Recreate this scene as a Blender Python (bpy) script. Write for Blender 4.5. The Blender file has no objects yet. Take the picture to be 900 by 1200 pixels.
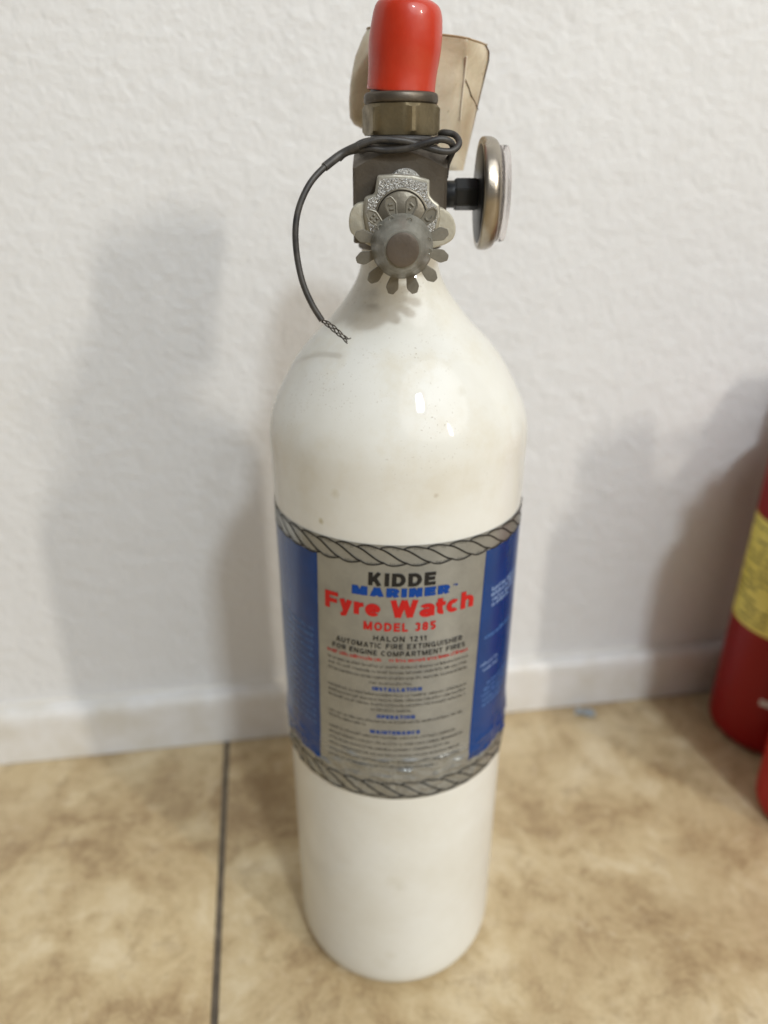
import bpy, bmesh, math, random
from mathutils import Vector, Matrix, noise

random.seed(7)
R_ = math.radians
sc = bpy.context.scene
col = sc.collection

# ---------------------------------------------------------------- camera
cam = bpy.data.cameras.new('camera')
co = bpy.data.objects.new('camera', cam); col.objects.link(co)
co.location = (0, 0, 0.3745)
co.rotation_euler = (R_(90 - 24.43), 0, 0)
cam.sensor_fit = 'VERTICAL'; cam.sensor_height = 24; cam.sensor_width = 18; cam.lens = 18
cam.clip_start = 0.01; cam.clip_end = 50
cam.dof.use_dof = True; cam.dof.focus_distance = 0.242; cam.dof.aperture_fstop = 4.1
sc.camera = co

# ---------------------------------------------------------------- light
w = bpy.data.worlds.new('World'); sc.world = w; w.use_nodes = True
bg = w.node_tree.nodes['Background']
bg.inputs[0].default_value = (1.0, 0.955, 0.93, 1); bg.inputs[1].default_value = 0.13

def lamp(name, loc, target, power, colr, sx, sy):
    l = bpy.data.lights.new(name, 'AREA'); l.shape = 'RECTANGLE'; l.size = sx; l.size_y = sy
    l.energy = power; l.color = colr
    o = bpy.data.objects.new(name, l); col.objects.link(o)
    o.location = loc
    o.rotation_euler = (Vector(target) - Vector(loc)).to_track_quat('-Z', 'Y').to_euler()
    return o
lamp('warm_room_lamp', (3.35, -2.75, 2.36), (0, .3, .25), 82, (1.0, .93, .81), .15, .60)
lamp('cool_ceiling_lamp', (1.14, -2.37, 2.90), (0, .3, .25), 68, (.84, .93, 1.0), .29, .25)
lamp('soft_fill', (1.9, -2.0, 2.95), (0, .3, .25), 104, (1.0, .985, .96), 4.6, 3.6).data.shape = 'ELLIPSE'  # unseen wide source, added to soften the shadows of the two lamps

vs = sc.view_settings
sc.display_settings.display_device = 'sRGB'
vs.view_transform = 'Standard'; vs.look = 'None'; vs.exposure = -0.16; vs.gamma = 1; vs.use_curve_mapping = False
sc.cycles.use_denoising = True
sc.cycles.max_bounces = 8

# ---------------------------------------------------------------- materials
def mat(name, base=(.5, .5, .5), metal=0, rough=.5, coat=0, spec=None, trans=0, ior=None, sss=0):
    m = bpy.data.materials.new(name); m.use_nodes = True
    b = m.node_tree.nodes['Principled BSDF']
    b.inputs['Base Color'].default_value = (*base, 1)
    b.inputs['Metallic'].default_value = metal
    b.inputs['Roughness'].default_value = rough
    b.inputs['Coat Weight'].default_value = coat
    b.inputs['Coat Roughness'].default_value = .08
    if spec is not None: b.inputs['Specular IOR Level'].default_value = spec
    if trans: b.inputs['Transmission Weight'].default_value = trans
    if ior: b.inputs['IOR'].default_value = ior
    if sss:
        b.inputs['Subsurface Weight'].default_value = sss
        b.inputs['Subsurface Scale'].default_value = .002
    return m

class G:
    """small node helper"""
    def __init__(s, m): s.t = m.node_tree; s.n = s.t.nodes; s.b = s.n['Principled BSDF']
    def new(s, t, **k):
        o = s.n.new(t)
        for a, v in k.items(): setattr(o, a, v)
        return o
    def link(s, a, b): s.t.links.new(a, b)
    def coord(s, kind='Object'): return s.new('ShaderNodeTexCoord').outputs[kind]
    def noise(s, vec, scale, detail=4, rough=.55, dist=0):
        o = s.new('ShaderNodeTexNoise'); s.link(vec, o.inputs['Vector'])
        o.inputs['Scale'].default_value = scale; o.inputs['Detail'].default_value = detail
        o.inputs['Roughness'].default_value = rough; o.inputs['Distortion'].default_value = dist
        return o.outputs['Fac']
    def voro(s, vec, scale, feature='F1'):
        o = s.new('ShaderNodeTexVoronoi', feature=feature); s.link(vec, o.inputs['Vector'])
        o.inputs['Scale'].default_value = scale
        return o.outputs['Distance']
    def ramp(s, fac, stops):
        o = s.new('ShaderNodeValToRGB'); s.link(fac, o.inputs[0])
        e = o.color_ramp.elements
        while len(e) < len(stops): e.new(.5)
        for i, (p, c) in enumerate(stops):
            e[i].position = p; e[i].color = (*c, 1) if len(c) == 3 else c
        return o.outputs[0]
    def rng(s, fac, a, b, c, d):
        o = s.new('ShaderNodeMapRange'); s.link(fac, o.inputs[0])
        for i, v in enumerate((a, b, c, d)): o.inputs[i + 1].default_value = v
        return o.outputs[0]
    def mix(s, fac, a, b, blend='MIX'):
        o = s.new('ShaderNodeMix', data_type='RGBA', blend_type=blend)
        for sock, v in ((o.inputs[0], fac), (o.inputs[6], a), (o.inputs[7], b)):
            if isinstance(v, (int, float)): sock.default_value = v
            elif isinstance(v, tuple): sock.default_value = (*v, 1)
            else: s.link(v, sock)
        return o.outputs[2]
    def math(s, op, a, b=0):
        o = s.new('ShaderNodeMath', operation=op)
        for sock, v in ((o.inputs[0], a), (o.inputs[1], b)):
            if isinstance(v, (int, float)): sock.default_value = v
            else: s.link(v, sock)
        return o.outputs[0]
    def dist(s, vec, p):
        o = s.new('ShaderNodeVectorMath', operation='DISTANCE'); s.link(vec, o.inputs[0]); o.inputs[1].default_value = p
        return o.outputs['Value']
    def sep(s, vec):
        o = s.new('ShaderNodeSeparateXYZ'); s.link(vec, o.inputs[0]); return o.outputs
    def bump(s, h, dist, strength=1, prev=None):
        o = s.new('ShaderNodeBump'); s.link(h, o.inputs['Height'])
        o.inputs['Distance'].default_value = dist; o.inputs['Strength'].default_value = strength
        if prev: s.link(prev, o.inputs['Normal'])
        return o.outputs[0]
    def set(s, name, v): s.link(v, s.b.inputs[name])

# painted, lightly textured plaster
M_wall = mat('painted_plaster', (.70, .70, .70), rough=.62)
g = G(M_wall); c = g.coord()
h1 = g.noise(c, 230, 3, .5, .6); h2 = g.noise(c, 90, 2, .5, .3); h3 = g.noise(c, 14, 3, .5)
hh = g.math('ADD', g.math('ADD', g.math('MULTIPLY', h1, .42), g.math('MULTIPLY', h2, .7)), g.math('MULTIPLY', h3, .9))
g.set('Normal', g.bump(hh, .0024, .62))
cc = g.ramp(g.noise(c, 5, 5, .6), [(.3, (.665, .667, .668)), (.7, (.695, .70, .70))])
for (px, pz, rad, amt, tint) in ((.1035, .0788, .005, .45, (.50, .46, .40)), (.1415, .0731, .007, .30, (.55, .52, .47)),
                                 (.135, .079, .004, .35, (.52, .49, .44)), (.060, .3429, .005, .12, (.6, .56, .5)),
                                 (-.172, .135, .006, .16, (.6, .55, .5)), (-.135, .108, .006, .14, (.58, .54, .48)), (-.215, .25, .02, .16, (.66, .62, .52))):
    d = g.dist(c, (px, -.0005, pz)); d = g.math('ADD', d, g.math('MULTIPLY', g.math('SUBTRACT', g.noise(c, 260, 3), .5), rad * 1.3))
    cc = g.mix(g.rng(d, rad, 0, 0, amt), cc, tint)
g.set('Base Color', cc)

M_base = mat('baseboard_paint', (.68, .67, .65), rough=.42)
g = G(M_base); c = g.coord()
g.set('Normal', g.bump(g.noise(c, 45, 3), .0012, .5))
g.set('Base Color', g.ramp(g.noise(c, 25, 5, .65), [(.32, (.61, .58, .52)), (.6, (.71, .70, .685))]))

M_caulk = mat('caulk', (.70, .68, .63), rough=.6)

# travertine-look ceramic tile
M_tile = mat('ceramic_tile', (.5, .38, .24), rough=.34)
g = G(M_tile); oi = g.new('ShaderNodeObjectInfo'); c0 = g.coord()
vm = g.new('ShaderNodeVectorMath', operation='ADD'); g.link(c0, vm.inputs[0])
sv = g.new('ShaderNodeCombineXYZ'); g.link(g.math('MULTIPLY', oi.outputs['Random'], 9.0), sv.inputs[0]); g.link(g.math('MULTIPLY', oi.outputs['Random'], 5.0), sv.inputs[1])
g.link(sv.outputs[0], vm.inputs[1]); c = vm.outputs[0]
n1 = g.noise(c, 15, 10, .72, .4); n2 = g.noise(c, 60, 9, .75, .5); n3 = g.noise(c, 3.6, 4, .55)
base = g.ramp(n1, [(.34, (.33, .225, .115)), (.44, (.48, .355, .195)), (.54, (.58, .455, .265)), (.64, (.67, .555, .365))])
base = g.mix(g.rng(n2, .49, .33, 0, .58), base, (.29, .195, .10))
base = g.mix(g.rng(n2, .55, .68, 0, .40), base, (.76, .655, .465))
base = g.mix(g.rng(n3, .53, .66, 0, .25), base, (.44, .33, .215))
vn = g.noise(c, 19, 10, .74, 1.4)
vein = g.rng(g.math('ABSOLUTE', g.math('SUBTRACT', vn, .5)), 0, .02, .55, 0)
base = g.mix(g.math('MULTIPLY', vein, g.rng(n1, .56, .42, 0, 1)), base, (.25, .16, .075))
pit = g.rng(g.noise(c, 130, 5, .75), .62, .72, 0, .6)
base = g.mix(g.math('MULTIPLY', pit, g.rng(n2, .6, .45, .2, 1)), base, (.24, .155, .08))
g.set('Base Color', base)
g.set('Roughness', g.rng(n2, .3, .7, .42, .30))
g.set('Normal', g.bump(g.noise(c, 60, 4, .6), .0006, .4))

M_grout = mat('grout', (.115, .092, .066), rough=.9)
g = G(M_grout); c = g.coord()
g.set('Base Color', g.ramp(g.noise(c, 90, 4), [(.3, (.075, .06, .043)), (.7, (.16, .13, .095))]))

# white enamel of the cylinder, yellowed and a little dirty
M_enamel = mat('white_enamel', (.78, .765, .70), rough=.5, coat=.55, spec=.15)
M_enamel.node_tree.nodes['Principled BSDF'].inputs['Coat Roughness'].default_value = .03
g = G(M_enamel); c = g.coord(); x, y, z = g.sep(c)
bc = g.ramp(g.noise(c, 22, 5, .6), [(.3, (.66, .645, .58)), (.62, (.725, .725, .685))])
grime = g.math('MULTIPLY', g.rng(g.noise(c, 42, 7, .7), .48, .68, 0, .5), g.rng(z, .24, .30, .25, 1))
bc = g.mix(grime, bc, (.60, .545, .42))
neck = g.math('MULTIPLY', g.rng(z, .318, .345, 0, .55), g.rng(g.noise(c, 60, 5, .7), .35, .65, 0, 1))
bc = g.mix(neck, bc, (.46, .40, .28))
spk = g.rng(g.noise(c, 1300, 2, .5), .655, .71, 0, .62)
spk = g.math('MULTIPLY', spk, g.rng(g.noise(c, 45, 4, .6), .46, .62, 0, 1))
spk = g.math('MULTIPLY', spk, g.rng(z, .262, .285, .12, 1))
bc = g.mix(spk, bc, (.27, .21, .13))
R0 = .05
for (th, zz, rad, amt, tint) in ((-34.3, .2546, .0016, .75, (.42, .37, .22)), (-26.9, .267, .0022, .5, (.52, .48, .36)), (-1.4, .0772, .005, .30, (.55, .52, .42)),
                                 (2, .074, .004, .22, (.52, .5, .42)), (-3.5, .0269, .004, .25, (.55, .52, .42)), (-30, .085, .007, .14, (.5, .47, .4)), (-8, .02, .006, .18, (.52, .48, .38)),
                                 (30, .302, .0022, .35, (.5, .47, .38)), (14, .268, .0012, .5, (.42, .36, .26)), (-22, .293, .0007, .9, (.2, .15, .1))):
    a = R_(th); rr = R0 + .0016 * min(1, zz / .28) if zz < .28 else .0425 if zz > .3 else .0465
    d = g.dist(c, (rr * math.sin(a), -rr * math.cos(a), zz)); d = g.math('ADD', d, g.math('MULTIPLY', g.math('SUBTRACT', g.noise(c, 420, 3), .5), rad * 1.2))
    bc = g.mix(g.rng(d, rad, rad * .2, 0, amt), bc, tint)
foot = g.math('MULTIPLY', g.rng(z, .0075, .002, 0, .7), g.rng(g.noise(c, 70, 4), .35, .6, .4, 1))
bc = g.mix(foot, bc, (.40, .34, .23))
g.set('Base Color', bc)
g.set('Roughness', g.rng(g.noise(c, 55, 5, .6), .35, .7, .42, .60))
mp = g.new('ShaderNodeMapping'); g.link(c, mp.inputs[0]); mp.inputs['Scale'].default_value = (1, 1, 7)
g.set('Normal', g.bump(g.noise(mp.outputs[0], 9, 3), .0009, .16, g.bump(g.noise(c, 22, 2), .0006, .18)))

def foil(name, base, metal, rough, bstr):
    m = mat(name, base, metal, rough, coat=.08, spec=.35)
    g = G(m); c = g.coord(); z = g.sep(c)[2]
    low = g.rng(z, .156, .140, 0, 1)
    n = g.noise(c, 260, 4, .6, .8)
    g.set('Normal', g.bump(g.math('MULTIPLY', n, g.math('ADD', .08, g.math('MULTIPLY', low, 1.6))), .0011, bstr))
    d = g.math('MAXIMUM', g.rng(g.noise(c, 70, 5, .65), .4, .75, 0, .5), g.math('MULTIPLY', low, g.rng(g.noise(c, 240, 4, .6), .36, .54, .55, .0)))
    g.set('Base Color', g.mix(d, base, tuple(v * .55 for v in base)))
    g.set('Roughness', g.rng(low, 0, 1, rough, .20))
    return m
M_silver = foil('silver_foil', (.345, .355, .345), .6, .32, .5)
M_blue = foil('blue_foil_print', (.0009, .043, .20), .1, .22, .4)
M_ink = mat('black_ink', (.018, .017, .016), rough=.45, spec=.2)
M_fine = mat('fine_print_ink', (.06, .056, .05), rough=.5)
M_red_ink = mat('red_ink', (.46, .016, .014), rough=.42, spec=.2)
M_red_faint = mat('faded_red_ink', (.46, .10, .07), rough=.45)
M_blue_ink = mat('blue_ink', (.004, .05, .26), rough=.42, spec=.2)
M_pale = mat('pale_print', (.26, .38, .62), rough=.4)
M_pale_dim = mat('dim_pale_print', (.07, .19, .46), rough=.4)

def metalmat(name, base, metal, rough, gr=(.5, .5, .5), amt=.4, nsc=120, bump=.0002, bs=.5):
    m = mat(name, base, metal, rough)
    g = G(m); c = g.coord()
    g.set('Base Color', g.mix(g.rng(g.noise(c, nsc, 6, .65), .38, .68, 0, amt), base, gr))
    g.set('Roughness', g.rng(g.noise(c, nsc * 2, 4), .3, .7, rough - .08, rough + .14))
    g.set('Normal', g.bump(g.noise(c, nsc * 5, 3, .6), bump, bs))
    return m
M_valve = metalmat('tarnished_valve_metal', (.135, .117, .094), .7, .44, (.068, .054, .039), .7)
M_nut = metalmat('tarnished_brass', (.24, .195, .115), .75, .42, (.10, .08, .045), .75)
M_zinc = metalmat('cast_zinc', (.42, .405, .345), .7, .40, (.34, .31, .25), .5)
M_rough_zinc = metalmat('rough_cast_zinc', (.56, .56, .54), .9, .30, (.28, .27, .25), .5, 260, .0012, 1.0)
M_dark_zinc = metalmat('dull_zinc', (.20, .18, .14), .5, .42, (.11, .095, .07), .6)
M_tooth = metalmat('stamped_wheel_metal', (.235, .222, .185), .35, .42, (.115, .103, .08), .7)
M_dusty = metalmat('dusty_cast_metal', (.47, .445, .365), .35, .55, (.36, .33, .25), .6, 90, .0005, .6)
M_chrome = metalmat('aged_chrome', (.43, .39, .33), 1, .29, (.25, .21, .155), .5, 60, .0002, .3)
M_hub = metalmat('worn_hub_metal', (.23, .225, .195), .30, .40, (.105, .098, .078), .75)
M_hubface = metalmat('brown_hub_face', (.155, .13, .108), .65, .42, (.10, .082, .065), .6)
M_blackp = mat('black_plastic', (.014, .016, .018), rough=.38)
M_rubber = mat('black_rubber', (.03, .03, .032), rough=.5)
g = G(M_rubber); c = g.coord()
g.set('Base Color', g.mix(g.rng(g.noise(c, 160, 5, .7), .38, .66, 0, .7), (.018, .018, .020), (.075, .068, .058)))
M_strand = mat('copper_strand', (.05, .04, .03), .6, .4)
M_capred = mat('red_vinyl', (.60, .022, .008), rough=.42, sss=.10, coat=.35)
g = G(M_capred); c = g.coord()
g.set('Base Color', g.mix(g.rng(g.noise(c, 55, 5, .6), .45, .7, 0, .4), (.47, .026, .004), (.52, .060, .022)))
g.set('Roughness', g.rng(g.noise(c, 150, 4), .3, .7, .36, .52))
g.set('Normal', g.bump(g.noise(c, 70, 3), .0008, .4))
M_tan = mat('yellowed_plastic', (.56, .47, .34), rough=.34, sss=.1)
g = G(M_tan); c = g.coord()
t = g.ramp(g.noise(c, 45, 6, .65, .5), [(.3, (.38, .295, .195)), (.52, (.55, .475, .35)), (.72, (.67, .61, .49))])
t = g.mix(g.rng(g.noise(c, 320, 3), .66, .74, 0, .5), t, (.30, .22, .13))
g.set('Base Color', t)
g.set('Normal', g.bump(g.noise(c, 120, 4), .0006, .5))
M_tanrim = mat('browned_plastic_rim', (.33, .23, .13), rough=.5)
M_crease = mat('crease_highlight', (.66, .60, .48), rough=.45)
M_crack = mat('crack_shadow', (.10, .055, .025), rough=.8)
M_glass = mat('crystal', (.95, .91, .895), rough=.10, trans=.93, ior=1.08)
M_dial = mat('gauge_dial', (.74, .70, .66), rough=.5)
M_redpaint = mat('red_enamel', (.27, .002, .003), rough=.4, coat=.1, spec=.25)
M_redpaint2 = mat('bright_red_enamel', (.42, .004, .003), rough=.4, coat=.1, spec=.25)
M_yellow = mat('yellow_label', (.80, .68, .16), rough=.5)
g = G(M_yellow); c = g.coord()
g.set('Base Color', g.ramp(g.noise(c, 40, 4), [(.3, (.82, .70, .14)), (.7, (.90, .79, .20))]))
M_olive = mat('olive_print', (.22, .17, .035), rough=.6)
M_plain_white = mat('plain_white', (.72, .70, .68), rough=.5)
M_paper = mat('crumpled_paper', (.55, .60, .64), rough=.6)

# ---------------------------------------------------------------- mesh helpers
def link(name, bm, m, parent=None, smooth=True, angle=35):
    me = bpy.data.meshes.new(name)
    bmesh.ops.recalc_face_normals(bm, faces=bm.faces)
    bm.to_mesh(me); bm.free()
    for p in me.polygons: p.use_smooth = smooth
    if smooth and angle: me.set_sharp_from_angle(angle=R_(angle))
    for mm in (m if isinstance(m, (list, tuple)) else (m,)): me.materials.append(mm)
    o = bpy.data.objects.new(name, me); col.objects.link(o)
    if parent: o.parent = parent
    return o

def thing(name, label, cat, loc=(0, 0, 0), rz=0, group=None):
    o = bpy.data.objects.new(name, None); col.objects.link(o)
    o.location = loc; o.rotation_euler = (0, 0, rz); o.empty_display_size = .03
    o['label'] = label; o['category'] = cat
    if group: o['group'] = group
    return o

def add_lathe(bm, prof, n=64, cap0=True, cap1=True, mtx=None, rfun=None):
    rings = []
    for r, z in prof:
        ring = []
        for i in range(n):
            a = 2 * math.pi * i / n
            k = rfun(a, z) if rfun else 1
            v = Vector((r * k * math.cos(a), r * k * math.sin(a), z))
            ring.append(bm.verts.new(mtx @ v if mtx else v))
        rings.append(ring)
    for a, b in zip(rings, rings[1:]):
        for i in range(n):
            j = (i + 1) % n
            bm.faces.new((a[i], a[j], b[j], b[i]))
    if cap0: bm.faces.new(list(reversed(rings[0])))
    if cap1: bm.faces.new(rings[-1])
    return bm

def lathe(prof, **k): return add_lathe(bmesh.new(), prof, **k)

def smooth_prof(pts, sub=6):
    out = []
    P = [Vector((a, b, 0)) for a, b in pts]
    for i in range(len(P) - 1):
        p0, p1, p2, p3 = P[max(i - 1, 0)], P[i], P[i + 1], P[min(i + 2, len(P) - 1)]
        for s in range(sub):
            t = s / sub
            q = .5 * ((2 * p1) + (p2 - p0) * t + (2 * p0 - 5 * p1 + 4 * p2 - p3) * t * t + (3 * p1 - p0 - 3 * p2 + p3) * t ** 3)
            out.append((q.x, q.y))
    out.append(pts[-1])
    return out

def catmull(pts, sub=8):
    P = [Vector(p) for p in pts]; out = []
    for i in range(len(P) - 1):
        p0, p1, p2, p3 = P[max(i - 1, 0)], P[i], P[i + 1], P[min(i + 2, len(P) - 1)]
        for s in range(sub):
            t = s / sub
            out.append(.5 * ((2 * p1) + (p2 - p0) * t + (2 * p0 - 5 * p1 + 4 * p2 - p3) * t * t + (3 * p1 - p0 - 3 * p2 + p3) * t ** 3))
    out.append(P[-1])
    return out

def add_tube(bm, pts, r, n=12, taper=None):
    rings = []; up = Vector((.13, .21, 1)).normalized(); N = len(pts)
    nrm = None
    for i, p in enumerate(pts):
        t = (pts[min(i + 1, N - 1)] - pts[max(i - 1, 0)]).normalized()
        if nrm is None: nrm = t.cross(up).normalized()
        nrm = (nrm - t * nrm.dot(t)).normalized()
        b = t.cross(nrm)
        rr = r * (taper(i / (N - 1)) if taper else 1)
        rings.append([bm.verts.new(p + (nrm * math.cos(2 * math.pi * k / n) + b * math.sin(2 * math.pi * k / n)) * rr) for k in range(n)])
    for a, b in zip(rings, rings[1:]):
        for i in range(n):
            j = (i + 1) % n; bm.faces.new((a[i], a[j], b[j], b[i]))
    bm.faces.new(list(reversed(rings[0]))); bm.faces.new(rings[-1])
    return bm

def add_prism(bm, poly, y0, y1, bevel=0, segs=3, mtx=None):
    """poly of (x, z) extruded from y0 (front) to y1 (back); front rim bevelled"""
    t = bmesh.new()
    f = [t.verts.new((x, y0, z)) for x, z in poly]; b = [t.verts.new((x, y1, z)) for x, z in poly]
    t.faces.new(f); t.faces.new(list(reversed(b)))
    n = len(poly)
    for i in range(n):
        j = (i + 1) % n; t.faces.new((f[j], f[i], b[i], b[j]))
    bmesh.ops.recalc_face_normals(t, faces=t.faces)
    if bevel:
        bmesh.ops.bevel(t, geom=list(t.edges), offset=bevel, segments=segs, profile=.6, affect='EDGES', clamp_overlap=True)
    me = bpy.data.meshes.new('tmp'); t.to_mesh(me); t.free()
    if mtx: me.transform(mtx)
    bm.from_mesh(me); bpy.data.meshes.remove(me)
    return bm

def rounded(poly, it=2):
    for _ in range(it):
        q = []
        for i, p in enumerate(poly):
            n = poly[(i + 1) % len(poly)]
            q += [(p[0] * .75 + n[0] * .25, p[1] * .75 + n[1] * .25), (p[0] * .25 + n[0] * .75, p[1] * .25 + n[1] * .75)]
        poly = q
    return poly

def add_box(bm, x0, x1, y0, y1, z0, z1, bevel=0, segs=2):
    return add_prism(bm, [(x0, z0), (x1, z0), (x1, z1), (x0, z1)], y0, y1, bevel, segs)

# ---------------------------------------------------------------- setting: floor, wall
PHI = R_(8.8)
TS = .457; J = .0036
floor = link('floor', add_box(bmesh.new(), -2.75, 2.75, -3.2, .011, -.03, -.0012), M_grout, smooth=False)
floor.location = (0, .4465, 0); floor.rotation_euler = (0, 0, PHI); floor['kind'] = 'structure'
tb = add_box(bmesh.new(), -TS / 2 + J / 2, TS / 2 - J / 2, -TS / 2 + J / 2, TS / 2 - J / 2, -.009, 0, .0009, 2)
tile0 = link('tile', tb, M_tile, floor)
first = True
for iy in range(7):
    for ix in range(-6, 6):
        o = tile0 if first else tile0.copy()
        if not first: col.objects.link(o); o.parent = floor
        first = False
        o.location = (-.1130 + (ix + .5) * TS, .0088 - (iy + .5) * TS, 0)

wall = link('wall', add_box(bmesh.new(), -2.75, 2.75, .010, .12, -.03, 2.45), M_wall, smooth=False)
wall.location = (0, .4465, 0); wall.rotation_euler = (0, 0, PHI); wall['kind'] = 'structure'
# baseboard: rounded top edge, long profile with slight waviness
bm = bmesh.new()
prof = [(.0095, .0005), (0, .0005), (0, .030), (.0003, .0345), (.0012, .0375), (.0030, .0395), (.0052, .0405), (.0100, .0420)]
xs = [-2.75 + 5.5 * i / 440 for i in range(441)]
rows = []
for xx in xs:
    row = []
    for k, (yy, zz) in enumerate(prof):
        dz = .0006 * noise.noise((xx * 14, k * .2, 3)) if k > 2 else 0
        dy = .0004 * noise.noise((xx * 9, zz * 30, 7)) if 0 < k < 7 else 0
        row.append(bm.verts.new((xx, yy + dy, zz + dz)))
    rows.append(row)
for a, b in zip(rows, rows[1:]):
    for k in range(len(prof) - 1): bm.faces.new((a[k], b[k], b[k + 1], a[k + 1]))
link('baseboard', bm, M_base, wall, angle=60)
bm = bmesh.new()
pts = [Vector((-.9 + 1.8 * i / 300, .0108, .0425 + .0009 * noise.noise((i * .11, 1, 1)))) for i in range(301)]
add_tube(bm, pts, .0014, 8, lambda t: 1 + .6 * noise.noise((t * 60, 4, 2)))
link('caulk_bead', bm, M_caulk, wall)

# ---------------------------------------------------------------- white extinguisher
CX, CY = .0058, .2984
ext = thing('fire_extinguisher', 'tall white fire extinguisher with blue and silver label, red cap and black wire', 'fire extinguisher', (CX, CY, 0))
R = .05
def Rz(z): return .0499 + .0017 * min(1, z / .28)     # the shell widens very slightly towards the shoulder
shoulder = [(.0500, .268), (.05015, .2760), (.0497, .2815), (.0483, .2873), (.0459, .2932), (.0430, .2989), (.0397, .3048), (.0359, .3101), (.0318, .3148), (.0275, .3191), (.0228, .3247),
            (.0184, .3309), (.0161, .3350), (.0147, .3390), (.0142, .3430), (.0141, .3480)]
prof = [(.001, .0004), (.0385, .0004), (.0432, .0009), (.0466, .0025), (.0487, .0058), (.0497, .0098), (.0500, .0145)]
prof = prof[:2] + smooth_prof(prof[1:], 4)[1:] + [(.05, .02 + .248 * i / 20) for i in range(20)] + smooth_prof(shoulder, 5)
prof = [(r * (Rz(z) / .05 if z < .28 else 1 + .032 * max(0, (r - .0141) / .036)), z) for r, z in prof]
bm = lathe(prof, n=160)
link('cylinder', bm, M_enamel, ext, angle=0)
bm = lathe([(.0148, .3462), (.0152, .3466), (.0152, .3492), (.0148, .3496)], n=64)
link('neck_ring', bm, M_valve, ext)

# --- label, wrapped with its wrinkles
SK = R_(34.8)
def wr(th, z):
    k = max(0, min(1, (.1545 - z) / .012))
    a = k * (.00060 * noise.noise((th * 9, z * 260, 1.3)) + .00024 * noise.noise((th * 26, z * 520, 5.1)) + .0005)
    for zc, ph in ((.1485, 2.2), (.1440, 7.7), (.1395, 4.1)):
        zz = zc + .0022 * noise.noise((th * 3.2, ph, 1)); q = (z - zz) / .0011
        a += .00105 * max(0, .25 + noise.noise((th * 7, ph, 3)) * 1.3) * math.exp(-q * q)
    a += .00010 * (1 + noise.noise((th * 3, z * 30, 9)))
    if z < .1285: a *= max(0, (z - .1272) / .0013)
    return a
def wrap(s, z, off, skew=True):
    th = s / R + (SK * (z - .19) if skew else 0)
    r = Rz(z) + .00012 + off + wr(th, z)
    return (r * math.sin(th), -r * math.cos(th), z)

def sheet(name, s0, s1, z0, z1, off, m, parent, ns, nz, skew=True, edge=True):
    bm = bmesh.new(); g = []
    for i in range(ns + 1):
        g.append([bm.verts.new(wrap(s0 + (s1 - s0) * i / ns, z0 + (z1 - z0) * j / nz, off, skew)) for j in range(nz + 1)])
    for i in range(ns):
        for j in range(nz): bm.faces.new((g[i][j], g[i + 1][j], g[i + 1][j + 1], g[i][j + 1]))
    return link(name, bm, m, parent, angle=0)

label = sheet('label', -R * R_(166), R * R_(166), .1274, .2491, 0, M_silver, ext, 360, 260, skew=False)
label['label'] = 'silver and blue printed foil label with rope border, crinkled along its lower edge'
OFF1, OFF2 = .00010, .00019
sheet('blue_panel', -R * R_(150), -R * R_(38.7), .1402, .2408, OFF1, M_blue, label, 120, 110)
sheet('blue_panel', R * R_(37.9), R * R_(150), .1402, .2408, OFF1, M_blue, label, 120, 110)

def wrapped(name, bm2, m, off, parent):
    """bm2 flat in (x = arc length, y = height); cut into narrow columns, then wrapped"""
    xs = [v.co.x for v in bm2.verts]
    x = min(xs)
    while x < max(xs):
        bmesh.ops.bisect_plane(bm2, geom=list(bm2.verts) + list(bm2.edges) + list(bm2.faces), plane_co=(x, 0, 0), plane_no=(1, 0, 0))
        x += .0018
    for v in bm2.verts: v.co = wrap(v.co.x, v.co.y, off)
    return link(name, bm2, m, parent, angle=0)


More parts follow.
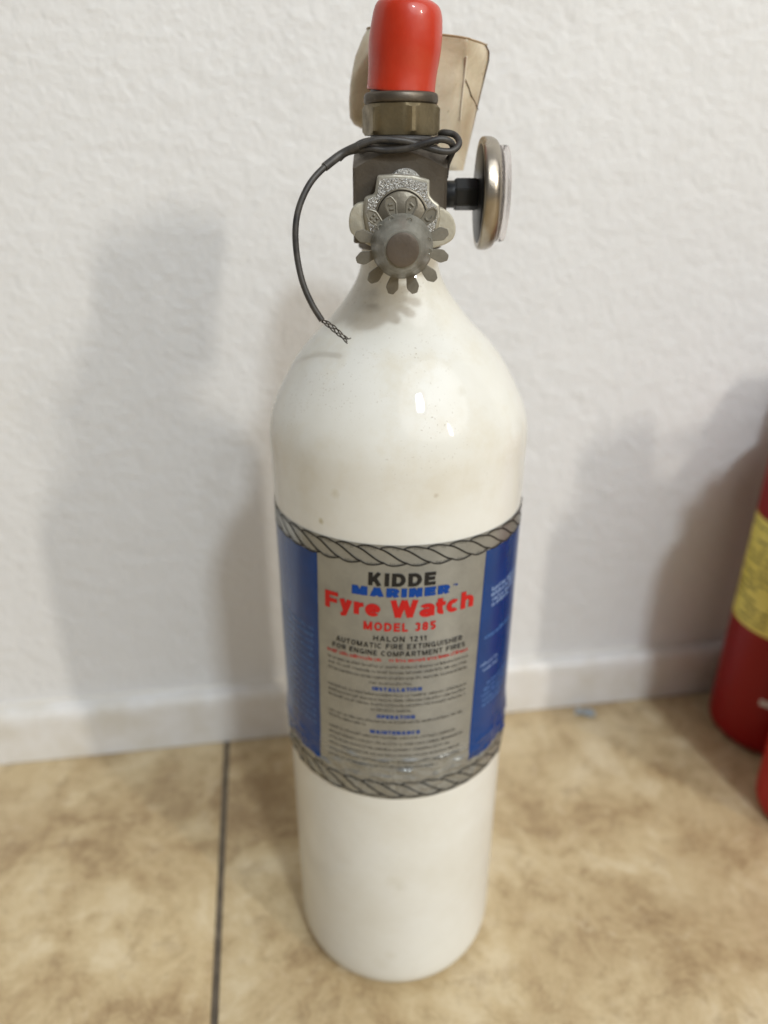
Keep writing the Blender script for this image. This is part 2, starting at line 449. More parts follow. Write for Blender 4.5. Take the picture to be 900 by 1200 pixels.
def arc(cx, cy, rx, ry, a0, a1, n=14):
    return [(cx + rx * math.cos(R_(a0 + (a1 - a0) * i / n)), cy + ry * math.sin(R_(a0 + (a1 - a0) * i / n))) for i in range(n + 1)]
def glyph(ch, b):
    """plain grotesque letter as centre-line strokes; cap height 1, half stroke b"""
    T, B, H = 1 - b, b, .52; x = .73
    def V(q, y0=0, y1=1): return [(q, y0), (q, y1)]
    if ch == ' ': return .28, []
    if ch == 'I' or ch == '1':
        return (2 * b, [V(b)]) if ch == 'I' else (.40, [V(.40 - b), [(.40 - b * 1.5, .93), (.20, .76), (.02, .74)]])
    if ch == 'K': w = .80; return w, [V(b), [(b * 1.6, .34), (w - b * 1.25, 1)], [(.36, .58), (w - b * 1.15, 0)]]
    if ch == 'D': w = .78; return w, [V(b), [(b, T), (.34, T)] + arc(.36, .5, w - b - .36, .5 - b, 90, -90) + [(.34, B), (b, B)]]
    if ch == 'E': w = .66; return w, [V(b), [(b, T), (w, T)], [(b, B), (w, B)], [(b, H), (w * .94, H)]]
    if ch == 'F': w = .64; return w, [V(b), [(b, T), (w, T)], [(b, H - .03), (w * .92, H - .03)]]
    if ch == 'H': w = .74; return w, [V(b), V(w - b), [(b, H), (w - b, H)]]
    if ch == 'L': w = .60; return w, [V(b), [(b, B), (w, B)]]
    if ch == 'T': w = .66; return w, [V(w / 2), [(0, T), (w, T)]]
    if ch == 'N': w = .76; return w, [V(b), V(w - b), [(b * 1.1, 1), (w - b * 1.1, 0)]]
    if ch == 'M': w = .92; return w, [V(b), V(w - b), [(b * 1.2, 1), (w / 2, .04)], [(w / 2, .04), (w - b * 1.2, 1)]]
    if ch == 'A': w = .84; return w, [[(b * 1.1, 0), (w / 2 - b * .15, 1)], [(w / 2 + b * .15, 1), (w - b * 1.1, 0)], [(w * .22, .27), (w * .78, .27)]]
    if ch == 'W': w = 1.16; q = [b * 1.1, w * .29, w / 2, w * .71, w - b * 1.1]; return w, [[(q[0], 1), (q[1], 0)], [(q[1], 0), (q[2], 1)], [(q[2], 1), (q[3], 0)], [(q[3], 0), (q[4], 1)]]
    if ch == 'X': w = .74; return w, [[(b * 1.2, 0), (w - b * 1.2, 1)], [(b * 1.2, 1), (w - b * 1.2, 0)]]
    if ch == 'P' or ch == 'R':
        w = .72; c_ = .5 * (T + .44); r_ = .5 * (T - .44)
        q = [V(b), [(b, T), (.38, T)] + arc(.38, c_, w - b - .38, r_, 90, -90) + [(.38, .44), (b, .44)]]
        if ch == 'R': q.append([(.40, .44), (w - b * .9, 0)])
        return w, q
    if ch == 'O': w = .84; return w, [arc(w / 2, .5, w / 2 - b, .5 - b, 0, 360, 28)]
    if ch == 'C': w = .78; return w, [arc(w / 2, .5, w / 2 - b, .5 - b, 42, 318, 24)]
    if ch == 'G': w = .82; return w, [arc(w / 2, .5, w / 2 - b, .5 - b, 42, 330, 24), [(w * .55, .44), (w - b * .4, .44)], V(w - b, 0, .48)]
    if ch == 'U': w = .72; return w, [[(b, 1), (b, .34)] + arc(w / 2, .34, w / 2 - b, .34 - b, 180, 360) + [(w - b, .34), (w - b, 1)]]
    if ch == 'S':
        w = .68; r_ = (.5 - b) / 2
        return w, [arc(w / 2, .5 + r_, w / 2 - b, r_, 25, 270) + arc(w / 2, .5 - r_, w / 2 - b, r_, 90, -155)[1:]]
    if ch == '3': w = .60; r_ = (.5 - b) / 2; return w, [arc(w / 2, .5 + r_, w / 2 - b, r_, 155, -90), arc(w / 2, .5 - r_, w / 2 - b, r_, 90, -155)]
    if ch == '8': w = .62; r_ = (.5 - b) / 2; return w, [arc(w / 2, .5 + r_, w / 2 - b * 1.2, r_, 0, 360, 20), arc(w / 2, .5 - r_, w / 2 - b, r_, 0, 360, 20)]
    if ch == '5': w = .60; return w, [[(w * .95, T), (b * 1.4, T)], [(b * 1.4, 1), (b * 1.2, .50)], arc(w / 2, .33, w / 2 - b, .33 - b, 135, -155)]
    if ch == '2': w = .60; return w, [arc(w / 2, .70, w / 2 - b, .30 - b, 165, -35) + [(b * 1.2, B)], [(0, B), (w, B)]]
    if ch == 'y': w = .62; return w, [[(b * 1.1, x), (w / 2, .06)], [(w - b * 1.1, x), (w / 2 - .08, -.16), (w * .12, -.19)]]
    if ch == 'r': w = .44; return w, [V(b, 0, x), arc(w * .98, .36, w * .98 - b, x - .36 - b, 175, 92, 8)]
    if ch == 'e': w = .64; return w, [arc(w / 2, x / 2, w / 2 - b, x / 2 - b * .9, 0, 318, 24), [(b, x * .5), (w - b * .4, x * .5)]]
    if ch == 'a': w = .64; return w, [[(w - b, 0), (w - b, x * .62)] + arc(w / 2, x * .66, w / 2 - b, x * .34 - b * .9, 0, 160), arc(w * .47, x * .28, w * .47 - b, x * .28 - b * .6, 0, 360, 20)]
    if ch == 't': w = .42; return w, [[(w * .42, .94), (w * .42, .22)] + arc(w * .42 + .14, .22, .14, .22 - b, 180, 280, 8), [(0, x - b), (w, x - b)]]
    if ch == 'c': w = .62; return w, [arc(w / 2, x / 2, w / 2 - b, x / 2 - b * .9, 48, 312, 24)]
    if ch == 'h': w = .64; return w, [V(b), [(w - b, 0), (w - b, x * .58)] + arc(w / 2, x * .58, w / 2 - b, x * .42 - b * .9, 0, 170)]
    raise ValueError(ch)

def text(s, s0, s1, z0, z1, m, stroke=.18, gap=.16, off=OFF2, name='lettering'):
    b = stroke / 2; x = 0; lay = []
    for ch in s:
        w, st = glyph(ch, b)
        lay += [[(x + p, q) for p, q in pl] for pl in st]
        x += w + gap
    x -= gap
    bm = bmesh.new(); k = 0
    for pl in lay:
        # dense centre line, so that the strip bends round the cylinder
        pts = [pl[0]]
        for p, q in zip(pl, pl[1:]):
            n = max(1, int(math.hypot(q[0] - p[0], q[1] - p[1]) / .3))
            pts += [(p[0] + (q[0] - p[0]) * i / n, p[1] + (q[1] - p[1]) * i / n) for i in range(1, n + 1)]
        bb = bmesh.new(); ribbon(bb, pts, stroke)
        for v in bb.verts:
            v.co = wrap(s0 + v.co.x / x * (s1 - s0), z0 + v.co.y * (z1 - z0), off + (k % 4) * .000018)
        k += 1
        me = bpy.data.meshes.new('t'); bb.to_mesh(me); bb.free(); bm.from_mesh(me); bpy.data.meshes.remove(me)
    return link(name, bm, m, label, smooth=False)

def ribbon(bm, pts, wd, rr=None):
    L, Rr = [], []
    n = len(pts); closed = n > 3 and math.hypot(pts[0][0] - pts[-1][0], pts[0][1] - pts[-1][1]) < 1e-6
    for i, (a, b) in enumerate(pts):
        p, q = pts[max(i - 1, 0)], pts[min(i + 1, n - 1)]
        if closed and i in (0, n - 1): p, q = pts[-2], pts[1]
        dx, dy = q[0] - p[0], q[1] - p[1]; l = math.hypot(dx, dy) or 1
        w2 = wd * .5
        L.append(bm.verts.new((a - dy / l * w2, b + dx / l * w2, 0))); Rr.append(bm.verts.new((a + dy / l * w2, b - dx / l * w2, 0)))
    for i in range(n - 1): bm.faces.new((L[i], Rr[i], Rr[i + 1], L[i + 1]))

def dg_(t): return R * R_(t)
C0 = -.55
text('KIDDE', dg_(C0 - 14.0), dg_(C0 + 14.0), .2321, .2376, M_ink, .26, .15)
text('MARINER', dg_(C0 - 21.0), dg_(C0 + 20.6), .2275, .2313, M_blue_ink, .31, .12)
text('TM', dg_(C0 + 22.3), dg_(C0 + 24.2), .2300, .2309, M_blue_ink, .2, .2)
text('Fyre Watch', dg_(C0 - 34.0), dg_(C0 + 33.2), .2187, .2262, M_red_ink, .235, .05)
text('MODEL 385', dg_(C0 - 15.6), dg_(C0 + 15.4), .2124, .2162, M_red_ink, .22, .2)
text('HALON 1211', dg_(C0 - 11.2), dg_(C0 + 11.6), .2078, .2101, M_ink, .17, .24)
text('AUTOMATIC FIRE EXTINGUISHER', dg_(C0 - 28.4), dg_(C0 + 28.8), .2044, .2067, M_ink, .17, .22)
text('FOR ENGINE COMPARTMENT FIRES', dg_(C0 - 30.3), dg_(C0 + 30.6), .2010, .2033, M_ink, .17, .22)
text('INSTALLATION', dg_(C0 - 11), dg_(C0 + 11), .1842, .1860, M_blue_ink, .24, .2)
text('OPERATION', dg_(C0 - 8.6), dg_(C0 + 8.6), .1706, .1724, M_blue_ink, .24, .2)
text('MAINTENANCE', dg_(C0 - 11.4), dg_(C0 + 11.4), .1626, .1644, M_blue_ink, .24, .2)

rnd = random.Random(3)
def rect2(bm, x0, x1, y0, y1):
    vs = [bm.verts.new((x0, y0, 0)), bm.verts.new((x1, y0, 0)), bm.verts.new((x1, y1, 0)), bm.verts.new((x0, y1, 0))]
    bm.faces.new(vs)
def fine(bm, s0, s1, z, h, lw=.00016, adv=.00085, fill=.5):
    """a row of type too small to read: irregular strokes in words"""
    x = s0
    while x < s1:
        for _ in range(rnd.randint(2, 9)):
            if x > s1: break
            hh = h * rnd.choice((1, 1, 1, 1.45))
            rect2(bm, x, x + lw, z, z + hh)
            k = rnd.random()
            if k < .6: rect2(bm, x + adv * .45, x + adv * .45 + lw, z, z + h * rnd.uniform(.5, 1))
            if k > .35: 
                y = z + h * rnd.choice((0, .42, .84)); rect2(bm, x + lw, x + adv * .7, y, y + lw)
            x += adv * rnd.uniform(.85, 1.1)
        x += adv * .55
def fine_block(name, lines, m, h=.00105, lw=.0002, adv=.00085):
    bm = bmesh.new()
    for a, b, z in lines: fine(bm, dg_(a), dg_(b), z, h, lw, adv)
    for v in bm.verts: v.co = wrap(v.co.x, v.co.y, OFF2)
    return link(name, bm, m, label, smooth=False)
fine_block('warning_print', [(-33.6, -7, .1984), (-4.5, 32, .1984)], M_red_ink, .0013, .00026, .0010)
L, Q = -33.2, 32.4
fine_block('fine_print', [(L, Q, .1953), (L, Q, .1927), (L, Q - 1, .1900), (-13, 5, .1873)], M_fine)
fine_block('fine_print', [(L, Q, .1817), (L, Q, .1792), (L, Q - .5, .1767), (-12, 6, .1741)], M_fine)
fine_block('fine_print', [(L, Q, .1683), (L, -14, .1659)], M_fine)
fine_block('fine_print', [(L, 29, .1602), (L, Q, .1571), (L, Q - 6, .1541), (L, Q, .1511), (L, Q, .1480), (L, 20, .1452)], M_fine)
fine_block('side_print', [(44, 70, .2212), (44, 68, .2188), (45, 66, .2163), (45, 60, .2140)], M_pale, .0015, .00036, .0012)
fine_block('side_print', [(42, 64, .1998)], M_pale_dim, .0015, .0004, .0013)
fine_block('side_print', [(41, 54, .1868), (43, 54, .1838)], M_pale, .0012, .0003, .0011)
fine_block('side_print', [(47, 70, .1757), (45, 68, .1730), (44, 66, .1703), (45, 64, .1676), (45, 62, .1650)], M_pale_dim, .0013, .00032, .0011)
fine_block('side_print', [(-100, -42, .2045 - .0034 * i) for i in range(15)], M_pale_dim, .0014, .0003, .0012)

def rope(z0, z1, mask):
    bm = bmesh.new(); pitch = .0083; run = .0098
    n = int(R * R_(160) / pitch)
    for k in range(-n, n):
        s0 = k * pitch + .0012
        pts = []
        for i in range(15):
            t = i / 14
            e = t * t * (3 - 2 * t)
            pts.append((s0 + run * t, z1 - (z1 - z0) * (.35 * t + .65 * e)))
        ribbon(bm, pts, .00062)
        for (zz, sg, a) in ((z1, 1, s0), (z0, -1, s0 + run)):
            pts = [(a + pitch * i / 12, zz + sg * .0011 * math.sin(math.pi * (i / 12) ** .8)) for i in range(13)]
            ribbon(bm, pts, .00050)
            for q in range(3, 11):
                sx = a + pitch * q / 12 ; zb = zz + sg * .0011 * math.sin(math.pi * (q / 12) ** .8)
                ribbon(bm, [(sx, zb), (sx - .0003 * sg, zb - sg * rnd.uniform(.0006, .0013))], .00016)
    for v in bm.verts: v.co = wrap(v.co.x, v.co.y, OFF2, False)
    return link('rope_border', bm, M_ink, label, smooth=False)
rope(.2418, .2475, None)
rope(.1300, .1362, None)

# --- valve block: square bar with turned top chamfer
bm = bmesh.new(); a = .0160; n = 96
def rsq(t):
    r = a / max(abs(math.cos(t)), abs(math.sin(t)))
    return min(r, a * 1.395)
rings = []
Z0, ZT = .3490, .3786
for lev in range(5):
    ring = []
    for i in range(n):
        t = 2 * math.pi * (i + .5) / n; r = rsq(t)
        zc = ZT - max(0, r - a + .0004) * .85
        if lev == 0: q = (r * .985, Z0)
        elif lev == 1: q = (r, Z0 + .0006)
        elif lev == 2: q = (r, zc - .0002)
        elif lev == 3: q = (r - .0002, zc)
        else: q = (.0128, ZT + (a - .0128) * .55)
        ring.append(bm.verts.new((q[0] * math.cos(t), q[0] * math.sin(t), q[1])))
    rings.append(ring)
for p, q in zip(rings, rings[1:]):
    for i in range(n):
        j = (i + 1) % n; bm.faces.new((p[i], p[j], q[j], q[i]))
bm.faces.new(list(reversed(rings[0]))); bm.faces.new(rings[-1])
vb = link('valve_block', bm, M_valve, ext, angle=18)
vb.rotation_euler = (0, 0, R_(-1.5))

bm = lathe([(.0105, .3797), (.0105, .3842), (.0100, .3846)], n=48)
link('valve_stem', bm, M_blackp, ext)
# hexagon nut with turned shoulder
bm = bmesh.new(); rc = .0139; n = 72
def rhex(t):
    t = (t - R_(-72)) % (math.pi / 3)
    return rc * math.cos(math.pi / 6) / math.cos(t - math.pi / 6)
rings = []
for lev in range(6):
    ring = []
    for i in range(n):
        t = 2 * math.pi * i / n; r = rhex(t)
        cut = max(0, r - .0125) * .55
        q = [(.0110, .3832), (min(r, .0126), .3832), (r, .3838 + cut), (r, .3921 - cut), (min(r, .0125), .3927), (.0118, .3929)][lev]
        ring.append(bm.verts.new((q[0] * math.cos(t), q[0] * math.sin(t), q[1])))
    rings.append(ring)
for p, q in zip(rings, rings[1:]):
    for i in range(n):
        j = (i + 1) % n; bm.faces.new((p[i], p[j], q[j], q[i]))
bm.faces.new(list(reversed(rings[0]))); bm.faces.new(rings[-1])
nut = link('hex_nut', bm, M_nut, ext, angle=22)
bm = lathe(smooth_prof([(.0117, .3926), (.0126, .3932), (.0128, .3944), (.0126, .3956), (.0120, .3962), (.0108, .3964)], 4), n=64)
link('collar', bm, M_valve, nut)
bm = lathe([(.0104, .396), (.0104, .4010)], n=48)
link('threaded_outlet', bm, M_blackp, ext)

# --- red vinyl cap, leaning a little to the right
cp = [(.0098, .0000), (.01120, -.0002), (.0117, .0004), (.0116, .003), (.0116, .0065), (.0119, .0100), (.0121, .0130), (.0121, .0165), (.0118, .0200), (.0113, .0222),
      (.0104, .0238), (.0088, .0248), (.0064, .0256), (.0046, .0265), (.0036, .0278), (.0031, .0296), (.0027, .0314), (.0018, .0321), (.0004, .0323)]
cp = smooth_prof(cp, 4)
bm = lathe(cp, n=96, cap0=False, rfun=lambda a, z: 1 + .012 * math.sin(2 * a + z * 200) + (.020 * math.cos(a) if z > .018 else .02 * math.cos(a) * z / .018))
for v in bm.verts:
    if v.co.z < .004: v.co.z -= v.co.x * .07 * (1 - v.co.z / .004)
    v.co += .00022 * Vector((noise.noise(v.co * 120), noise.noise(v.co * 120 + Vector((9, 0, 0))), 0))
cap = link('cap', bm, M_capred, ext, angle=0)
cap.location = (-.0001, 0, .3958); cap.scale = (1, 1, 1.09); cap.rotation_euler = (R_(1.5), R_(4.5), 0)
cap['label'] = 'red vinyl cap over the top outlet'

# --- bracket casting in front of the block
brk = [(-.0080, .3709), (-.0024, .3713), (.0036, .3710), (.0092, .3696), (.0092, .3649), (.0105, .3634), (.0125, .3621), (.0130, .358), (.0118, .3522), (.0067, .3463), (-.0068, .3463), (-.0110, .3505), (-.0126, .3590), (-.0122, .3643), (-.0089, .3652)]
bm = add_prism(bmesh.new(), brk, -.0262, -.0158, .0009, 3)
bk = link('bracket', bm, M_zinc, ext)
# rough cast face sheet inside the raised rim
def inset(poly, d, cx, cz): return [(cx + (x - cx) * d, cz + (z - cz) * d) for x, z in poly]
bm = bmesh.new(); add_prism(bm, inset(brk, .91, 0, .3585), -.0266, -.0258, .0003, 2)
link('cast_face', bm, M_rough_zinc, bk)
LW = [(-.0110, .3630), (-.0158, .3621), (-.0176, .3585), (-.0175, .3537), (-.0153, .3517), (-.0090, .3480), (-.0054, .352), (-.0080, .3600)]
RW = [(.0110, .3616), (.0153, .3604), (.0182, .3566), (.0183, .3520), (.0157, .3496), (.0094, .3478), (.0060, .352), (.0085, .3590)]
for poly in (LW, RW):
    bm = add_prism(bmesh.new(), rounded(poly, 1), -.0250, -.0120, .0017, 4)
    link('bracket_wing', bm, M_dusty, bk, angle=50)
MY = Matrix.Rotation(R_(90), 4, 'X')     # lathe axis z -> front (-y)
def front(prof, zc, n=72, x=0, **k): return lathe(prof, n=n, mtx=Matrix.Translation((x, 0, zc)) @ MY, **k)
bm = front([(.0062, .0155), (.0062, .0185), (.0057, .0190)], .3668, x=.0012)
link('boss', bm, M_rough_zinc, bk)
bm = front([(.0089, .0262), (.0089, .02665), (.0086, .02685), (.0083, .02685), (.0082, .0266), (.0080, .0266), (.0079, .0271), (.0074, .0275), (.0010, .0275)], .3583, cap1=True)
link('packing_disc', bm, M_dark_zinc, bk, angle=40)
bm = front([(.0052, .0262), (.0052, .0365)], .3505, n=40)
link('spindle', bm, M_dark_zinc, bk)

# --- star wheel
wheel = link('star_wheel', front([(.0070, .0357), (.0086, .0357), (.0098, .0362), (.0098, .0372), (.0094, .0376), (.0070, .0376)], .3501), M_hub, ext)
tp = [(.0084, .00135), (.0100, .00135), (.0127, .0020), (.0136, .0020), (.0154, .0009), (.0155, 0)]
tp = tp + [(r, -t) for r, t in reversed(tp[:-1])]
bead = []
for k in range(12):
    an = R_(-90 + 15 + 30 * k + 1.5)      # 0 = +x, measured in the wheel's face
    poly = [(r * math.cos(an) - t * math.sin(an), .3501 + r * math.sin(an) + t * math.cos(an)) for r, t in tp]
    bm = add_prism(bmesh.new(), poly, -.0374, -.0359, .00014, 1)
    top = math.sin(an) > .45
    deg = (math.degrees(an)) % 360
    if top:
        def P(u, v):  # u along radius, v across
            return (u * math.cos(an) - v * math.sin(an), .3501 + u * math.sin(an) + v * math.cos(an))
        # raised rim of the petal and stamped marks
        rim = [Vector((*(lambda q: (q[0], -.0374, q[1]))(P(.0086 + (r - .0086) * .96, t * .82)),)) for r, t in tp[1:-1]]
        add_tube(bm, catmull(rim, 3), .00030, 6)
        marks = {6: [(.0122, -.0007), (.0122, .0007), (.0110, -.0006), (.0110, .0006)]}
        kind = int(round((deg - 16.5) / 30))
        if kind == 4: pts = [[(.0129, -.0006), (.0129, -.00059)], [(.0129, .0006), (.0129, .00061)], [(.0115, -.0006), (.0115, -.00059)], [(.0115, .0006), (.0115, .00061)]]
        elif kind == 3: pts = [[(.0129, -.0006), (.0131, .0006)], [(.0115, -.0006), (.0117, .0006)]]
        elif kind == 2: pts = [[(.0125, -.0007), (.0132, .0006)], [(.0115, .0003), (.0115, .00031)]]
        else: pts = [[(.0132, -.0008), (.0120, -.0010), (.0112, -.0004), (.0113, .0006)]]
        for pl in pts:
            q = [Vector((P(u, v)[0], -.0375, P(u, v)[1])) for u, v in pl]
            if len(q) == 2 and (q[1] - q[0]).length < .0001:
                bmesh.ops.create_icosphere(bm, subdivisions=2, radius=.00045, matrix=Matrix.Translation(q[0]))
            else: add_tube(bm, catmull(q, 4), .00036, 8)
    link('tooth', bm, M_tooth, wheel, angle=25)
hub = front([(.0100, .0374), (.0100, .0384), (.0097, .0388), (.0095, .0392), (.0091, .0405), (.0085, .0422), (.0077, .0442), (.0068, .0462), (.0061, .0476), (.0059, .0482), (.0057, .0485), (.0051, .0486)], .3501, cap0=False)
for (aa, rr, zz) in ((75, .0084, .0424), (140, .0092, .0398), (15, .0086, .0418), (-8, .0088, .0412), (112, .0091, .0402)):
    q = Vector((rr * math.cos(R_(aa)), -zz, .3501 + rr * math.sin(R_(aa))))
    add_tube(hub, [q + Vector((.0008 * math.cos(t), -.0002, .0008 * math.sin(t))) for t in [i * math.pi / 4 for i in range(7)]], .00025, 6)
link('hub', hub, M_hub, wheel, angle=24)
bm = front(smooth_prof([(.0051, .0480), (.0051, .0489), (.0048, .0492), (.0025, .0494), (.0002, .0494)], 3), .3501)
link('hub_face', bm, M_hubface, wheel)

# --- pressure gauge on the right
MX = Matrix.Rotation(R_(90), 4, 'Y')
def side(prof, n=80, tilt=0, **k): return lathe(prof, n=n, mtx=Matrix.Translation((0, 0, .3643)) @ MX, **k)
gauge = link('gauge', side(smooth_prof([(.0040, .0284), (.0120, .0284), (.0158, .0283), (.0172, .0280), (.0182, .0281), (.0188, .0288), (.0189, .0302), (.0187, .0318), (.0180, .0332), (.0170, .0340), (.0163, .0343), (.0159, .0342), (.0157, .0330)], 4), n=112, cap1=False), M_chrome, ext, angle=60)
link('gauge_back', side([(.0155, .0277), (.0165, .0281), (.0165, .0284)], n=80), M_blackp, gauge)
link('dial', side([(.0156, .0300), (.0156, .0306)], n=64), M_dial, gauge)
bm = side(smooth_prof([(.0157, .0315), (.0160, .0338), (.0161, .0360), (.0160, .0371), (.0155, .0376), (.0120, .0378), (.0006, .0379)], 4), cap0=False, n=80)
me_l = side(smooth_prof([(.0149, .0315), (.0151, .0335), (.0152, .0348), (.0150, .0355), (.0120, .0358), (.0006, .0359)], 4), cap0=False, n=80)
tm = bpy.data.meshes.new('t'); me_l.to_mesh(tm); me_l.free(); bm.from_mesh(tm); bpy.data.meshes.remove(tm)
# close the rim between the two shells
be = [e for e in bm.edges if e.is_boundary]
bmesh.ops.bridge_loops(bm, edges=be)
link('gauge_crystal', bm, M_glass, gauge, angle=50)
bm = bmesh.new()
add_tube(bm, [Vector((.0309, .002, .3643)), Vector((.0309, -.004, .3730))], .0004, 6)
link('needle', bm, M_ink, gauge)
bm = bmesh.new()
add_lathe(bm, [(.0043, .0155), (.0046, .0160), (.0046, .0195), (.0043, .0197)], n=40, mtx=Matrix.Translation((0, 0, .3643)) @ MX)
link('fitting_neck', bm, M_blackp, gauge)
bm = bmesh.new()
add_lathe(bm, [(.0050, .0192), (.0056, .0197), (.0056, .0272), (.0050, .0280)], n=6, mtx=Matrix.Translation((0, 0, .3643)) @ MX @ Matrix.Rotation(R_(10), 4, 'Z'))
bmesh.ops.bevel(bm, geom=list(bm.edges), offset=.0003, segments=2, affect='EDGES')
link('fitting_nut', bm, M_blackp, gauge)

# --- yellowed plastic horn behind the cap
zs = [.3719, .3763, .3790, .3821, .3840, .3858, .3875, .3898, .3948, .4000, .4043, .4085, .4110, .4140, .4162]
xl = [.0075, .0006, -.0045, -.0090, -.0115, -.0137, -.0172, -.0187, -.0189, -.0184, -.0175, -.0163, -.0150, -.0135, -.0119]
bm = bmesh.new(); rings = []; inner = []
sec = []
for i in range(160):
    t = i / 160
    sec.append(t)
def horn_pt(k, t, sh=1.0):
    f = (zs[k] - zs[0]) / (zs[-1] - zs[0])
    x0 = xl[k]; x1 = .0249 + (.0338 - .0249) * f - .0022 * max(0, (f - .90) / .10) ** 2
    xm, hw = (x0 + x1) / 2, (x1 - x0) / 2 * sh
    dep = (.0055 + .0055 * f) * sh
    a = 2 * math.pi * t
    cx_, sy = math.cos(a), math.sin(a)
    # superellipse with a fold near the right-hand front
    px = math.copysign(abs(cx_) ** .72, cx_); py = math.copysign(abs(sy) ** .8, sy)
    x = xm + hw * px; y = .0265 + dep * -py * -1 * -1
    if py > 0 and px > .55: y += (px - .55) * .010 * f
    y += .0010 * noise.noise((x * 90, zs[k] * 70, 3)) * sh
    if py > 0: y -= .0009 * f * math.exp(-((x - .0232 - .0016 * (f - .6)) / .0009) ** 2)
    z = zs[k] - (px + .1) * .0024 * f * f + .0006 * noise.noise((px * 2, f * 3, 2)) * f
    return Vector((x, y, z))
for k in range(len(zs)): rings.append([bm.verts.new(horn_pt(k, t)) for t in sec])
for k in range(len(zs) - 1, 1, -1): rings.append([bm.verts.new(horn_pt(k, t, .90)) for t in sec])
for a_, b_ in zip(rings, rings[1:]):
    for i in range(160):
        j = (i + 1) % 160; bm.faces.new((a_[i], a_[j], b_[j], b_[i]))
bm.faces.new(list(reversed(rings[0]))); bm.faces.new(rings[-1])
horn = link('discharge_horn', bm, M_tan, ext, angle=50)
horn['label'] = 'yellowed cracked plastic horn behind the red cap'
bm = bmesh.new()
add_tube(bm, [horn_pt(len(zs) - 1, t) + Vector((0, 0, .0002)) for t in [i / 96 for i in range(97)]], .00034, 6)
link('rim', bm, M_tanrim, horn)
bm = bmesh.new()
def on_front(x, z):
    best = min(((horn_pt(k, t) - Vector((x, 0, z))).xz.length, k, t) for k in range(len(zs)) for t in [i / 200 for i in range(100)] if horn_pt(k, t).y < .0275 + .006)
    p = horn_pt(best[1], best[2]); return Vector((x, p.y - .0002, z))
add_tube(bm, [on_front(x, z) for x, z in ((.0236, .4020), (.0252, .3996), (.0262, .3972), (.0281, .3950), (.0296, .3926))], .00022, 6, lambda t: 1 - .7 * abs(t - .5))
link('crack', bm, M_crack, horn)
bm = bmesh.new()
add_tube(bm, catmull([on_front(x, z) for x, z in ((.0236, .4090), (.0233, .4040), (.0230, .3990), (.0226, .3940), (.0224, .3890))], 4), .0004, 8, lambda t: 1 - .5 * t)
link('crease', bm, M_crease, horn)  # pale tube, paints the highlight along the fold
bm = bmesh.new(); add_tube(bm, [Vector((.004, .0150, .3700)), Vector((.008, .0200, .3740)), Vector((.012, .0255, .3790))], .0050, 20)
link('horn_stem', bm, M_valve, horn)

# --- black wire tied round the valve
def loc(p): return Vector((p[0] - CX, p[1] - CY, p[2]))
bm = bmesh.new()
yA = CY - .0181
wA = [(-.0290, .2684, .3463), (-.0292, .2690, .3544), (-.0278, .2705, .3614), (-.0243, .2730, .3683), (-.0195, .2760, .3733), (-.0141, yA - .0006, .3771), (-.0084, yA - .0010, .3796), (-.0017, yA - .0012, .3815), (.0059, yA - .0010, .3812),
      (.0110, yA, .3802), (.0185, yA, .3782), (.0228, yA + .0010, .3783), (.0250, yA + .0030, .3805), (.0236, yA + .0060, .3831), (.0196, yA + .0078, .3838), (CX + .0133, CY - .0040, .3824), (CX + .0112, CY + .006, .3818), (CX + .003, CY + .0126, .3816)]
wA = [(-.0128 - .0, .2640, .3194)][:0] + [(-.0212, .2660, .3256), (-.0245, .2664, .3310), (-.0274, .2672, .3381)] + wA
wire = link('wire', add_tube(bm, catmull([loc(p) for p in wA], 8), .00106, 14), M_rubber, ext)
wB = [(-.0150, yA, .3758), (-.0120, yA + .0006, .3778), (-.0051, yA + .0006, .3789), (.0008, yA + .0004, .3784), (.0084, yA - .0006, .3791), (.0139, yA - .0014, .3806), (.0184, yA - .0010, .3816), (.0219, yA + .0006, .3808),
      (.0232, CY - .0120, .3785), (.0216, CY - .0085, .3740), (.0212, CY - .002, .3690), (.0185, CY + .012, .3665), (.010, CY + .019, .368)]
link('wire_return', add_tube(bmesh.new(), catmull([loc(p) for p in wB], 8), .00110, 14), M_rubber, wire)
wC = [(CX - .006, CY + .0128, .3810), (CX - .0128, CY + .004, .3806), (CX - .0150, CY - .0065, .3800), (CX - .0112, CY - .0128, .3812), (CX - .002, CY - .0140, .3818), (CX + .006, CY - .0125, .3818), (CX + .0125, CY - .006, .3815)]
link('wire_turn', add_tube(bmesh.new(), catmull([loc(p) for p in wC], 8), .00115, 12), M_rubber, wire)
link('sleeve', add_tube(bmesh.new(), catmull([loc(p) for p in wA[7:10]], 8), .00140, 14), M_rubber, wire)
end = [loc(p) for p in ((-.0212, .2660, .3256), (-.0183, .2655, .3238), (-.0154, .2645, .3215), (-.0128, .2640, .3194))]
ce = catmull(end, 10)
for q in range(4):
    pts = []
    for i, p in enumerate(ce):
        f = i / (len(ce) - 1); a_ = q * math.pi / 2 + f * 7.0; rr = .00045 + .00045 * math.sin(math.pi * min(1, f * 1.1)) + .0009 * max(0, f - .75) * 4 * (.4 + .3 * q)
        pts.append(p + Vector((.45, .2, .9)).normalized() * rr * math.cos(a_) + Vector((0, 1, -.2)).normalized() * rr * math.sin(a_) + Vector((.0012, 0, -.0004)) * max(0, f - .7) * q)
    link('strand', add_tube(bmesh.new(), pts, .00021, 6), M_strand, wire)

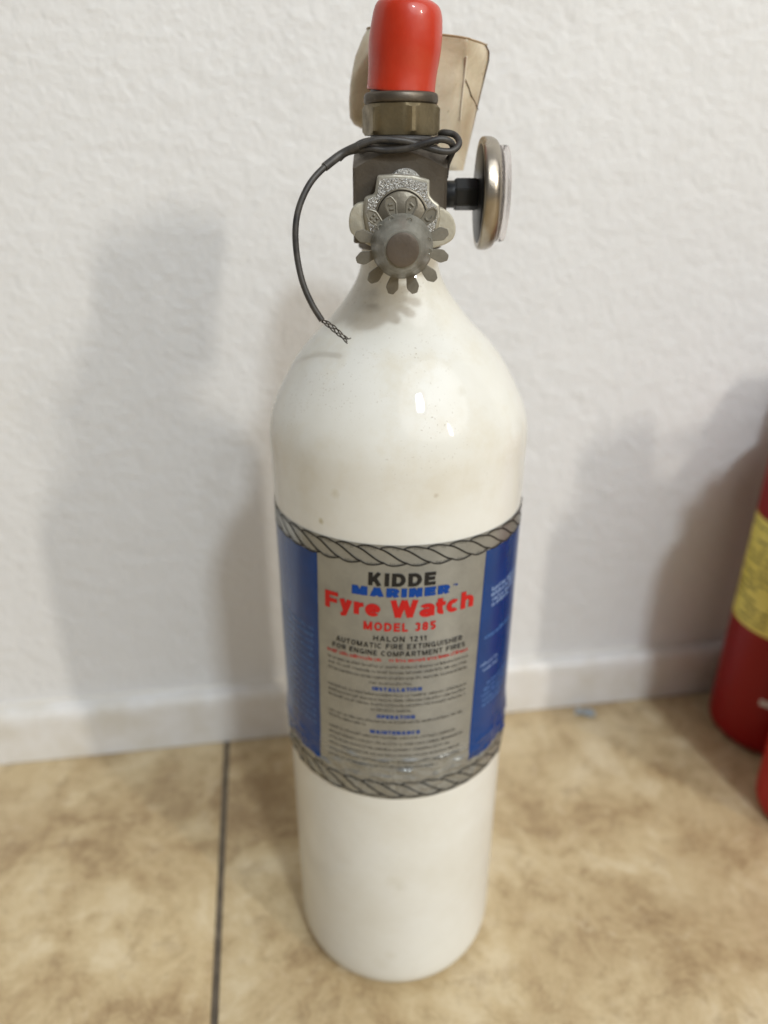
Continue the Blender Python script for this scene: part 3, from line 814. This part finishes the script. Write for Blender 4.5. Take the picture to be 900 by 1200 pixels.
# ---------------------------------------------------------------- red extinguishers by the wall
def red_ext(label_txt, loc_, body_h, paint, rb, yel, lever_dir):
    t = thing('fire_extinguisher', label_txt, 'fire extinguisher', loc_, lever_dir, None)
    sh = .030
    pr = [(.001, .003), (rb - .008, .0005), (rb - .003, .0008), (rb - .0008, .003), (rb, .007)] + [(rb, .01 + (body_h - .012) * i / 12) for i in range(13)]
    pr += [(rb * math.cos(R_(a_)) if a_ < 66 else .0145, body_h + sh * math.sin(R_(a_))) for a_ in range(8, 80, 6)] + [(.0135, body_h + sh + .004)]
    link('cylinder', lathe(pr, n=96), paint, t)
    hz = body_h + sh
    link('valve_block', add_box(bmesh.new(), -.013, .013, -.013, .013, hz + .002, hz + .030, .0015), M_zinc, t)
    link('neck_ring', lathe([(.0165, hz - .001), (.0165, hz + .004)], n=40), M_zinc, t)
    lev = [(-.012, hz + .030), (-.012, hz + .036), (.03, hz + .042), (.085, hz + .058), (.088, hz + .054), (.03, hz + .034)]
    link('lever', add_prism(bmesh.new(), lev, -.008, .008, .0008), M_blackp, t)
    hd = [(-.010, hz + .020), (-.010, hz + .028), (.03, hz + .022), (.080, hz + .012), (.078, hz + .006), (.03, hz + .012)]
    link('carry_handle', add_prism(bmesh.new(), hd, -.0085, .0085, .0008), M_blackp, t)
    link('nozzle', lathe([(.004, .012), (.005, .024), (.008, .042), (.0075, .042), (.004, .03)], n=32, mtx=Matrix.Translation((0, 0, hz + .018)) @ Matrix.Rotation(R_(-90), 4, 'X')), M_blackp, t)
    gz = Matrix.Translation((0, -.013, hz + .018)) @ MY
    gg = link('gauge', lathe([(.004, 0), (.004, .004), (.0125, .004), (.0130, .005), (.0130, .010), (.0115, .011)], n=40, mtx=gz), M_chrome, t)
    link('dial', lathe([(.0113, .0105), (.0113, .0112)], n=32, mtx=gz), M_dial, gg)
    pn = bmesh.new(); add_tube(pn, [Vector((.006 + .009 * math.cos(q * math.pi / 8), -.0135, hz + .040 + .009 * math.sin(q * math.pi / 8))) for q in range(17)], .0009, 8)
    link('pull_pin', pn, M_chrome, t)
    return t

def cyl_sheet(rb, a0, a1, z0, z1, off, n=60):
    bm = bmesh.new(); vs = []
    for i in range(n + 1):
        a_ = R_(a0 + (a1 - a0) * i / n)
        vs.append([bm.verts.new(((rb + off) * math.sin(a_), -(rb + off) * math.cos(a_), z)) for z in (z0, z1)])
    for p, q in zip(vs, vs[1:]): bm.faces.new((p[0], q[0], q[1], p[1]))
    return bm

r1 = red_ext('dark red fire extinguisher with yellow label, close to the baseboard on the right', (.2770, .4470, .0004), .205, M_redpaint, .038, True, R_(10))
r1.rotation_euler = (0, R_(1.5), R_(10))
lb = link('label', cyl_sheet(.038, -120, 140, .0905, .1660, .0002), M_yellow, r1)
bm = bmesh.new()
rnd = random.Random(11)
for i in range(15):
    z = .0950 + i * .0046
    s = -118
    while s < 138:
        s2 = min(s + rnd.uniform(6, 22), 139)
        if rnd.random() < .55:
            v = []
            h = rnd.uniform(.0012, .0019)
            k = 4
            for q in range(k):
                a0_, a1_ = R_(s + (s2 - s) * q / k), R_(s + (s2 - s) * (q + 1) / k)
                rr = .0384
                f = [bm.verts.new((rr * math.sin(a), -rr * math.cos(a), zz)) for a, zz in ((a0_, z), (a1_, z), (a1_, z + h), (a0_, z + h))]
                bm.faces.new(f)
        s = s2 + 3
link('fine_print', bm, M_olive, lb, smooth=False)
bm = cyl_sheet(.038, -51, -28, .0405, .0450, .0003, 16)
link('white_mark', bm, M_plain_white, r1)  # small white patch low on the left side of the body
r2 = red_ext('bright red fire extinguisher cut off by the right edge, nearer than the dark red one', (.2762, .3650, 0), .225, M_redpaint2, .038, False, R_(-60))
bm = cyl_sheet(.038, 40, 210, .09, .19, .0002)
link('label', bm, M_plain_white, r2)

# ---------------------------------------------------------------- scrap on the floor
bm = bmesh.new()
N = 7; gv = []
for i in range(N):
    gv.append([bm.verts.new(((i - 3) * .0024 + .0008 * noise.noise((i, j, 1)), (j - 3) * .0013, .0006 + .0040 * abs(noise.noise((i * .8, j * .7, 4))))) for j in range(N)])
for i in range(N - 1):
    for j in range(N - 1): bm.faces.new((gv[i][j], gv[i + 1][j], gv[i + 1][j + 1], gv[i][j + 1]))
bmesh.ops.solidify(bm, geom=list(bm.faces), thickness=.0003)
sp = link('paper_scrap', bm, M_paper, smooth=False)
sp.location = (.1500, .4600, .0004); sp.rotation_euler = (0, 0, R_(-14))
sp['label'] = 'tiny pale blue crumpled scrap on the floor against the baseboard'; sp['category'] = 'litter'
